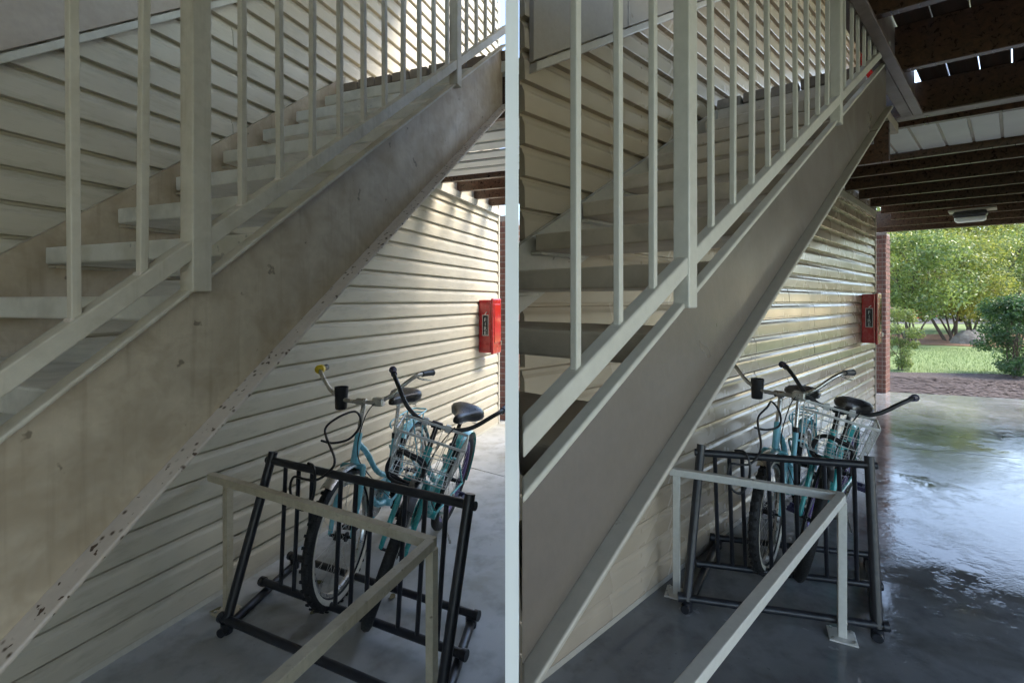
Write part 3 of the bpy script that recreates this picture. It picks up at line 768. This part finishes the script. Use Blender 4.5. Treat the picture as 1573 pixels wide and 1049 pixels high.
    st(hb).build('handlebar', barm, e, smooth=50)
    for sg in (-1, 1):
        a, b = tip[sg]; d = (b - a); L = d.length; d.normalize()
        n = 10; pa = [a + d * (L * i / n) for i in range(n + 1)]; rs = [.0165 if i % 2 else .0155 for i in range(n)] + [.0185]
        if kind == 'teal': pa, rs = [a, b - d * .012, b - d * .01, b], [.0165, .0165, .021, .020]
        st(MB().tube(pa, rs, 14)).build('grip', 'black' if kind == 'blue' else 'navy', e, smooth=50)
        lv = [a + Vector((.02, -sg * .02, .0)), a + Vector((.03, -sg * .005, -.02)), b + Vector((.03, sg * .0, -.04))]
        if kind == 'blue' and sg > 0: st(MB().tube(smooth_path(lv), .005, 6)).build('brake_lever', 'chrome', e, smooth=50)
    if kind == 'blue':
        a, b = tip[-1]; d = (b - a).normalized()
        st(MB().tube([a - d * .045, a - d * .04, a - d * .004, a], [.014, .026, .026, .014], 14)).build('bell', 'yellow', e, smooth=40)
        cc = cl + Vector((-.01, -.125, .015)); n = 20; rings = []
        for r_, z in ((.029, -.065), (.032, -.06), (.038, .055), (.0385, .058), (.0355, .058), (.030, -.048), (.001, -.049)):
            rings.append([(cc.x + r_ * math.cos(2 * math.pi * k / n), cc.y + r_ * math.sin(2 * math.pi * k / n), cc.z + z) for k in range(n)])
        st(MB().loft(rings)).build('cup_holder', 'black', e, smooth=40)
        st(MB().box(cl + Vector((.012, .105, .008)), (.045, .065, .045))).build('lamp_bracket', 'chrome', e, bevel=.008)
        # rear carrier
        rc = MB(); zc = .735
        rc.tube(smooth_path([(-.20, -.03, zc - .03), (-.26, -.055, zc), (-.62, -.06, zc), (-.66, 0, zc), (-.62, .06, zc), (-.26, .055, zc), (-.20, .03, zc - .03)]), .0055, 8)
        for x in (-.34, -.45, -.56): rc.tube([(x, -.058, zc), (x, .058, zc)], .0045, 6)
        for sg in (-1, 1):
            rc.tube([(-.56, sg * .06, zc), (A[0], sg * .066, A[2])], .005, 6); rc.tube([(-.36, sg * .058, zc), (A[0] + .01, sg * .066, A[2])], .005, 6)
        rc.build('carrier', colr, e, smooth=50)
    else:
        # wire basket hung in front of the bars
        bx, bt, bbm = cl.x + .145, cl.z + .012, cl.z - .205
        ct = [(bx - .115, -.17), (bx + .105, -.17), (bx + .105, .17), (bx - .115, .17)]
        cb = [(bx - .095, -.14), (bx + .075, -.14), (bx + .075, .14), (bx - .095, .14)]
        wr = MB(); L3 = lambda f: [Vector((ct[i][0] * f + cb[i][0] * (1 - f), ct[i][1] * f + cb[i][1] * (1 - f), bt * f + bbm * (1 - f))) for i in range(4)]
        for f, rr_ in ((1, .0042), (.97, .003), (.62, .0022), (.33, .0022), (0, .003)):
            q = L3(f); wr.tube(sum(([a.lerp(b, t) for t in (.04, .5, .96)] for a, b in zip(q, q[1:] + q[:1])), []), rr_, 6, closed=True)
        T_, B_ = L3(1), L3(0)
        for i in range(4):
            n = 9 if i % 2 else 6
            for k in range(n):
                t = (k + .5) / n
                wr.tube([T_[i].lerp(T_[(i + 1) % 4], t), B_[i].lerp(B_[(i + 1) % 4], t)], .0017, 5, caps=False)
            wr.tube([T_[i], B_[i]], .003, 5)
        for k in range(8):
            t = (k + .5) / 8; wr.tube([B_[0].lerp(B_[3], t), B_[1].lerp(B_[2], t)], .0017, 5, caps=False)
        for k in range(3):
            t = (k + .5) / 3; wr.tube([B_[0].lerp(B_[1], t), B_[3].lerp(B_[2], t)], .0017, 5, caps=False)
        bk = st(wr).build('basket', 'wire', e, smooth=60)
        for sg in (-1, 1): st(MB().box((bx - .128, sg * .06, bt - .006), (.02, .028, .04))).build('basket_hook', 'wire', bk, bevel=.004)
    # drive side
    cy = -.055; ch = lathe_y((BB[0], cy, BB[2]), [(.02, -.002), (.088, -.002), (.090, 0), (.088, .002), (.02, .002)], 36).build('chainring', 'chrome' if kind == 'blue' else 'black', e, smooth=30)
    g_ = MB(); g_.loft([[(BB[0] + .105 * math.cos(a) + .0, cy - .012, BB[2] + .105 * math.sin(a)) for a in [R(d) for d in range(-90, 91, 15)]] + [(A[0], cy - .012, A[2] + .035), (A[0], cy - .012, A[2] - .03)],
                       [(BB[0] + .105 * math.cos(a) + .0, cy - .016, BB[2] + .105 * math.sin(a)) for a in [R(d) for d in range(-90, 91, 15)]] + [(A[0], cy - .016, A[2] + .035), (A[0], cy - .016, A[2] - .03)]])
    g_.build('chain_guard', colr, e)
    for sg, an in ((-1, 35), (1, 215)):
        tipc = Vector((BB[0] + .165 * math.cos(R(an)), sg * .085, BB[2] - .165 * math.sin(R(an))))
        cr_ = MB().beam((BB[0], sg * .075, BB[2]), tipc, .014, .024).build('crank', 'chrome', e, bevel=.004)
        pc = tipc + Vector((0, sg * .06, 0)); pm = MB()
        for x in (-.038, .038): pm.box(pc + Vector((x, 0, 0)), (.020, .095, .026))
        for y in (-.04, 0, .04): pm.box(pc + Vector((0, y, 0)), (.056, .014, .020))
        pm.build('pedal', 'black' if kind == 'blue' else 'navy', cr_, bevel=.003)
    # cables, kickstand, reflector
    cbm = MB(); cbm.tube(smooth_path([cl + Vector((0, .10, .02)), cl + Vector((.10, .07, -.06)), HL + Vector((.03, .035, .03)), Vector((.12, .03, .46)), Vector((-.05, .03, .32))], 8), .003, 6)
    cbm.build('brake_cable', 'black', e, smooth=60)
    MB().tube([(-.12, .05, .28), (-.25, .13, .05)], .008, 8).build('kickstand', 'chrome', e, smooth=40)
    return e
bike('pale blue step-through bicycle with black cup holder, in the dry rack', 'blue', 'chrome', 'blue', (-.885, 2.47), 9, -1.5, 0, .98)
bike('teal bicycle with wire basket leaning in the dry rack', 'teal', 'purple', 'teal', (-.665, 2.35), 11, -15, 14, .96)
bike('pale blue step-through bicycle with black cup holder, in the wet rack', 'blue', 'chrome', 'blue', (1.4546, 2.753), 41, -1.5, 0, 1.04)
bike('teal bicycle with wire basket leaning in the wet rack', 'teal', 'purple', 'teal', (1.615, 2.69), 42.5, -9, 10, 1.0)

# ------------------------------------------------------------------ cable locks hanging on the racks
def lock(name, label, pts, r=.0055, grp='cable locks'):
    c = Vector(pts[0]); o = MB().tube(smooth_path([Vector(p) - c for p in pts], 7), r, 8).build(name, 'black', None, smooth=60)
    o.location = c; return tag(o, label, 'cable lock', grp)
def on_bar(TL, TR, t, out, up): 
    a = Vector((TL[0] + (TR[0] - TL[0]) * t, TL[1] + (TR[1] - TL[1]) * t, .74)); return a + Vector((0, -out, up))
for (TL, TR, front, hd, word) in (((-1.205, 2.416), (-.169, 1.891), (-.885, 2.47), 9, 'dry'), ((.9957, 2.541), (1.743, 2.349), (1.4546, 2.753), 41, 'wet')):
    B = lambda t, o, u: on_bar(TL, TR, t, o, u)
    h = Vector((front[0], front[1], 0)) + Vector((math.sin(R(hd)), math.cos(R(hd)), 0)) * .11
    lock('cable_lock', 'thin black cable lock looped round the %s rack and the blue bicycle' % word,
         [B(.22, -.01, .022), B(.265, .02, .024), B(.285, .04, -.04), B(.27, .045, -.12), B(.225, .05, -.175), B(.17, .05, -.16), B(.145, .05, -.09), B(.165, .045, -.035), B(.22, .04, -.035), B(.285, .035, -.03), B(.345, .02, .01), B(.375, .0, .07),
          (h.x - .11, h.y - .06, .86), (h.x - .05, h.y - .05, .925), (h.x + .02, h.y + .03, .94), (h.x + .055, h.y + .01, .88), (h.x + .02, h.y - .05, .82), (h.x - .06, h.y - .07, .80), (h.x - .13, h.y - .06, .81)], .006)
for (front, hd, word) in (((-.665, 2.35), 11, 'dry'), ((1.615, 2.69), 42.5, 'wet')):
    bk = Vector((math.sin(R(hd)), math.cos(R(hd)), 0)); sd2 = Vector((bk.y, -bk.x, 0)); c = Vector((front[0], front[1], .72)) + bk * .10 + sd2 * .14
    pts = []
    for i in range(34):
        a = i * 2 * math.pi / 11; pts.append(c + sd2 * (.095 * math.cos(a) + .006 * math.sin(i)) + Vector((0, 0, .075 * math.sin(a) + .01 * math.cos(i * 1.7))) - bk * (.04 + .010 * math.sin(i * .9) + i * .0012))
    lock('cable_lock', 'coiled black cable lock on the teal bicycle in the %s rack' % word, pts, .0085)
# scraps of dry leaf on the dry floor
lf_spots = [(-1.47, 2.39), (-1.43, 2.42), (-1.05, 2.63), (-.98, 2.38), (-1.12, 2.66), (-.62, 2.50)]
for i, (x, y) in enumerate(lf_spots):
    a = random.uniform(0, 6); m = MB(); n = 7
    pts = [(.026 * math.cos(t) * (1 + .25 * math.sin(3 * t + i)), .015 * math.sin(t), .004 + .006 * math.cos(t) ** 2) for t in [2 * math.pi * k / n for k in range(n)]]
    m.add(pts + [(px, py, pz + .0015) for px, py, pz in pts], [tuple(range(n - 1, -1, -1)), tuple(range(n, 2 * n))] + [(k, (k + 1) % n, (k + 1) % n + n, k + n) for k in range(n)])
    o = m.build('dry_leaf', 'dry_leaf'); o.location = (x, y, .001); o.rotation_euler = (0, 0, a)
    tag(o, 'small curled brown leaf scrap ' + ('by the rear foot plate of the dry guard rail', 'between that foot plate and the wall', 'under the back left corner of the dry rack', 'on the dry floor between front and middle rack bars', 'nearest the wall behind the dry rack', 'behind the front wheels in the dry rack')[i], 'leaf', 'leaf scraps on the dry floor')

# ------------------------------------------------------------------ garden
def leaves(name, mat, parent, centers, n, size, off, droop=.3, seed=1, tone_z=None):
    r = np.random.default_rng(seed)
    C = np.array([c[:3] for c in centers]); rad = np.array([c[3] for c in centers]); w = rad ** 2.2; idx = r.choice(len(C), n, p=w / w.sum())
    d = r.normal(size=(n, 3)); d /= np.linalg.norm(d, axis=1)[:, None]
    P = C[idx] + d * (rad[idx] * (r.random(n) ** .45))[:, None] * np.array([1, 1, .8])
    nr = d * .7 + r.normal(size=(n, 3)) * .6 + np.array([0, 0, .35]); nr /= np.linalg.norm(nr, axis=1)[:, None]
    u = np.cross(nr, r.normal(size=(n, 3))); u /= np.linalg.norm(u, axis=1)[:, None]; v = np.cross(nr, u)
    L = size * (.6 + .8 * r.random(n))[:, None]; Wd = L * .42
    V = np.stack([P - u * L * .5, P + v * Wd * .5 + nr * L * .06, P + u * L * .5, P - v * Wd * .5 + nr * L * .06], 1).reshape(-1, 3) - np.array(off)
    me = bpy.data.meshes.new(name); me.vertices.add(len(V)); me.vertices.foreach_set('co', V.ravel())
    me.loops.add(4 * n); me.loops.foreach_set('vertex_index', np.arange(4 * n)); me.polygons.add(n); me.polygons.foreach_set('loop_start', np.arange(0, 4 * n, 4))
    at = me.attributes.new('tone', 'FLOAT', 'FACE'); at.data.foreach_set('value', (r.normal(0, .16, n) + np.repeat(0, n)).astype(np.float32))
    me.update(calc_edges=True); me.materials.append(M[mat])
    o = bpy.data.objects.new(name, me); COL.objects.link(o); o.parent = parent; return o
def plant(name, label, cat, base, H, rad, mat, nleaf, size, seed, stems=4, zc=.6, clumps=26, group=None, crown_h=.40, lean=.3, tr=.03, core=None):
    r = random.Random(seed); e = empty(name, base); tag(e, label, cat, group); off = base
    cs = []
    for i in range(clumps):
        a, t = r.uniform(0, 6.283), r.random() ** .5; u = r.uniform(-1, 1)
        k = math.sqrt(max(0, 1 - u * u * .9))
        cs.append((base[0] + rad * t * k * math.cos(a), base[1] + rad * t * k * math.sin(a), base[2] + H * zc + H * crown_h * u, rad * r.uniform(.22, .42)))
    t = MB()
    for i in range(stems):
        tgt = cs[(i * 5) % len(cs)]; a = r.uniform(0, 6.283); b0 = Vector((base[0] + .10 * rad * math.cos(a), base[1] + .10 * rad * math.sin(a), base[2] - .03))
        tg = Vector(tgt[:3]); m1 = b0.lerp(tg, .35) + Vector((r.uniform(-.1, .1) * rad, r.uniform(-.1, .1) * rad, .05 * H)); m2 = b0.lerp(tg, .7) + Vector((r.uniform(-.1, .1) * rad, 0, .05 * H))
        pth = smooth_path([b0, m1, m2, tg], 4); n = len(pth); t.tube(pth, [tr * (1 - .75 * k / (n - 1)) for k in range(n)], 7)
        for q in range(3):
            tb = Vector(cs[r.randrange(len(cs))][:3]); pp = pth[int(n * .45) + q]; t.tube(smooth_path([pp, pp.lerp(tb, .5) + Vector((0, 0, .05 * H)), tb], 3), [tr * .4] * 4 + [tr * .25] * 3, 5)
    t.build('trunk', 'bark', e, off, smooth=60)
    leaves('crown', mat, e, cs, nleaf, size, off, seed=seed)
    return e
GZ = -.08
# beds
struct(MB().prism([(13.5, 5.60), (7.90, 7.66), (6.44, 8.20), (4.0, 9.13), (4.0, 12.1), (8.08, 10.9), (10.6, 10.55), (14.8, 9.2)], -.1, -.06).build('mulch_bed', 'mulch'))
bed2 = [(13.0 + 5.6 * t + 0.5 * math.sin(7 * t), 17.4 + .5 * math.sin(5 * t) - 0.2 * t) for t in np.linspace(0, 2.2, 14)]
struct(MB().prism([tuple(map(float, q)) for q in bed2] + [(26, 23.6), (14, 22.6)], -.1, -.065).build('straw_bed', 'straw'))
struct(MB().prism([(-60, 36), (110, 32), (110, 43), (-60, 47)], -.1, -.07).build('road', 'asphalt'))
# loose chips and grass blades
def scatter(name, mat, n, fn, kind, seed):
    r = np.random.default_rng(seed); vs = []; fs = []
    for i in range(n):
        x, y = fn(r); a = r.random() * 6.28; ca, sa = math.cos(a), math.sin(a); o = len(vs)
        if kind == 'chip':
            l, w, t = .03 + .05 * r.random(), .010 + .014 * r.random(), .012 * r.random(); z = -.058 + .02 * r.random()
            vs += [(x + ca * l + sa * w, y + sa * l - ca * w, z + t), (x + ca * l - sa * w, y + sa * l + ca * w, z + t * .6), (x - ca * l - sa * w, y - sa * l + ca * w, z), (x - ca * l + sa * w, y - sa * l - ca * w, z)]; fs.append((o, o + 1, o + 2, o + 3))
        else:
            hgt = .03 + .05 * r.random(); w = .004; lx, ly = (r.random() - .5) * .06, (r.random() - .5) * .06
            vs += [(x - ca * w, y - sa * w, -.092), (x + ca * w, y + sa * w, -.092), (x + lx, y + ly, -.09 + hgt)]; fs.append((o, o + 1, o + 2))
    me = bpy.data.meshes.new(name); me.from_pydata(vs, [], fs); me.materials.append(M[mat]); o = bpy.data.objects.new(name, me); COL.objects.link(o); o['kind'] = 'stuff'
    return o
def chipf(r):
    x = 5.4 + 7 * r.random(); return x, 8.30 - .375 * (x - 6.44) + r.random() * (2.55 - .0 * x)
c_ = scatter('wood_chips', 'chip', 6000, chipf, 'chip', 3); c_['label'] = 'purplish wood chips strewn over the mulch bed'
def grassf(r): 
    x = 7.5 + 11 * r.random(); return x, 10.95 - .14 * (x - 8) + 6.6 * r.random()
g_ = scatter('lawn_grass', 'grass', 26000, grassf, 'blade', 4); g_['label'] = 'short green grass blades on the lawn'
# shrubs and trees
plant('shrub_tree', 'bare-stemmed shrub tree with pale green crown nearest the brick pillar', 'tree', (15.1, 18.2, GZ), 4.0, 2.0, 'leaf_mid', 17000, .12, 11, 6, .66, 48, 'shrub trees in the straw bed', .32, tr=.035)
plant('shrub_tree', 'yellow-green multi-stem shrub tree beside the boulder', 'tree', (17.7, 19.5, GZ), 4.2, 2.2, 'leaf_yellow', 18000, .12, 12, 7, .64, 50, 'shrub trees in the straw bed', .32, tr=.04)
plant('shrub_tree', 'broad shrub tree to the right of the boulder', 'tree', (21.6, 21.4, GZ), 4.6, 2.7, 'leaf_mid', 18000, .13, 13, 6, .6, 50, 'shrub trees in the straw bed', .36, tr=.05)
plant('shrub_tree', 'tall yellow-topped shrub behind the boulder', 'tree', (24.0, 25.5, GZ), 6.4, 3.0, 'leaf_yellow', 17000, .16, 14, 5, .58, 40, 'shrub trees in the straw bed', .40, tr=.06)
plant('shrub_tree', 'bright yellow shrub rising behind the broad shrub', 'tree', (28.5, 26.5, GZ), 6.6, 3.2, 'leaf_yellow', 17000, .16, 15, 5, .58, 40, 'shrub trees in the straw bed', .42, tr=.06)
plant('shrub_tree', 'pale green shrub tree behind the brick pillar', 'tree', (18.6, 24.5, GZ), 5.2, 2.8, 'leaf_yellow', 15000, .14, 16, 5, .58, 34, 'shrub trees in the straw bed', .38, tr=.05)
plant('round_bush', 'dark green rounded bush at right edge of the mulch bed', 'bush', (11.05, 10.55, -.06), 1.65, .78, 'leaf_dark', 14000, .06, 21, 7, .52, 40, None, .42, tr=.018)
plant('round_bush', 'clipped green bush peeking out behind the brick pillar', 'bush', (9.15, 11.35, -.06), 1.45, .42, 'leaf_mid', 7000, .045, 22, 5, .5, 30, None, .44, tr=.014)
plant('low_plant', 'small dark leafy plant in the mulch near the bush', 'plant', (10.4, 10.0, -.06), .42, .30, 'leaf_dark', 900, .05, 23, 4, .55, 14, None, .4, tr=.008)
far = [(30, 50, 11, 4.2), (36, 47, 9.5, 3.6), (38.5, 44.5, 15.5, 4.6), (45, 50, 10, 4.0), (50, 46, 13, 4.4), (57, 52, 12, 4.6), (62, 46, 14, 4.6), (70, 48, 12, 5), (24, 52, 10, 4), (47.5, 62, 15, 5), (58, 62, 16, 5.5), (38, 62, 14, 5), (68, 60, 15, 5.5), (80, 50, 14, 5.5), (28, 64, 13, 5), (90, 42, 14, 5.5), (85, 25, 13, 5), (84, 8, 13, 5)]
words = ['far tree above the brick pillar', 'far low tree left of the pole', 'tallest far tree, reflected in the wet floor', 'far tree right of the pole', 'far tree above the yellow shrub', 'far tree near the right picture edge',
         'far tree at the right picture edge', 'far tree beyond the right picture edge', 'far tree hidden by the brick pillar', 'rear far tree behind the pole', 'rear far tree on the right', 'rear far tree behind the shrub crowns', 'rear far tree at far right', 'outer far tree to the right', 'rear far tree behind the pillar', 'far tree along the right verge', 'second tree along the right verge', 'third tree along the right verge']
for i, (x, y, H, rad) in enumerate(far):
    plant('forest_tree', words[i] + ', hazy green', 'tree', (x, y, GZ), H, rad, 'leaf_far' if i % 3 else 'leaf_mid', 8000, .46, 40 + i, 3, .54, 48, 'trees along the far edge', .42, tr=.18)
# boulder
def boulder(x, y, a, b, h, label):
    r = np.random.default_rng(9); rings = []
    for i in range(8):
        t = i / 7; ph = t * math.pi / 2
        rings.append([(a * math.cos(ph) * math.cos(q) * (1 + .12 * math.sin(3 * q + i)) + .1 * r.normal() * .5, b * math.cos(ph) * math.sin(q) * (1 + .1 * math.cos(2 * q)), h * math.sin(ph) * (1 + .12 * math.sin(2 * q + 1))) for q in [2 * math.pi * k / 14 for k in range(14)]])
    o = MB().loft(rings).build('boulder', 'rock', None, smooth=50); o.location = (x, y, -.1); tag(o, label, 'boulder')
boulder(17.3, 18.2, .62, .4, .50, 'brown boulder lying in the straw bed under the shrubs')
# parked cars
def car(loc, rz, mat, label):
    e = empty('parked_car', loc, rz); tag(e, label, 'car', 'cars parked along the road')
    prof = [(-2.15, .35), (-2.2, .72), (-2.05, .92), (-1.5, .98), (-1.0, 1.40), (.25, 1.44), (.95, 1.02), (1.85, .90), (2.15, .72), (2.18, .36), (1.0, .24), (-1.0, .24)]
    MB().loft([[(x, -.86 if z < 1.1 else -.66, z) for x, z in prof], [(x, .86 if z < 1.1 else .66, z) for x, z in prof]]).build('body', mat, e, bevel=.05)
    for sg in (-1, 1):
        MB().add([(x, sg * y, z) for x, y, z in ((-1.32, .862, 1.02), (.72, .862, 1.05), (.2, .70, 1.37), (-.95, .70, 1.35))], [(0, 1, 2, 3)] if sg < 0 else [(3, 2, 1, 0)]).build('side_window', 'glass', e)
        for x in (-1.35, 1.35):
            w = MB().tube([(x, sg * .70, .32), (x, sg * .885, .32)], .32, 20).build('wheel', 'rubber', e, smooth=40)
            MB().tube([(x, sg * .886, .32), (x, sg * .892, .32)], .2, 14).build('rim', 'chrome', w, smooth=40)
        MB().box((2.14, sg * .6, .68), (.08, .3, .12)).build('headlight', 'lamp', e, bevel=.02)
        MB().box((-2.17, sg * .62, .72), (.08, .24, .14)).build('tail_light', 'red', e, bevel=.02)
    MB().add([(.98, -.62, 1.04), (.98, .62, 1.04), (.30, .56, 1.42), (.30, -.56, 1.42)], [(0, 1, 2, 3)]).build('windscreen', 'glass', e)
car((30.2, 37.5, -.07), R(2), 'car_red', 'red car parked on the road behind the shrub stems')
car((37.0, 37.6, -.07), R(183), 'car_white', 'white car parked on the road behind the shrubs')
# utility pole with wires
up = empty('utility_pole', (36.0, 41.0, -.07)); tag(up, 'grey utility pole with crossarm rising among the far trees', 'pole')
MB().tube([(36, 41, -.1), (36, 41, 9.2)], [.16, .11], 12).build('shaft', 'pole', up, (36, 41, -.07), smooth=40)
MB().box((36, 40.9, 7.9), (2.2, .1, .12)).build('crossarm', 'pole', up, (36, 41, -.07))
for dx in (-1, 0, 1):
    MB().tube(smooth_path([(36 + dx, 40.85, 7.98), (52 + dx, 38, 7.2), (70 + dx, 35.5, 7.9)], 6), .012, 5).build('wire', 'black', up, (36, 41, -.07))
    MB().tube(smooth_path([(36 + dx, 40.85, 7.98), (20 + dx, 43.5, 7.2), (4 + dx, 46, 7.9)], 6), .012, 5).build('wire', 'black', up, (36, 41, -.07))
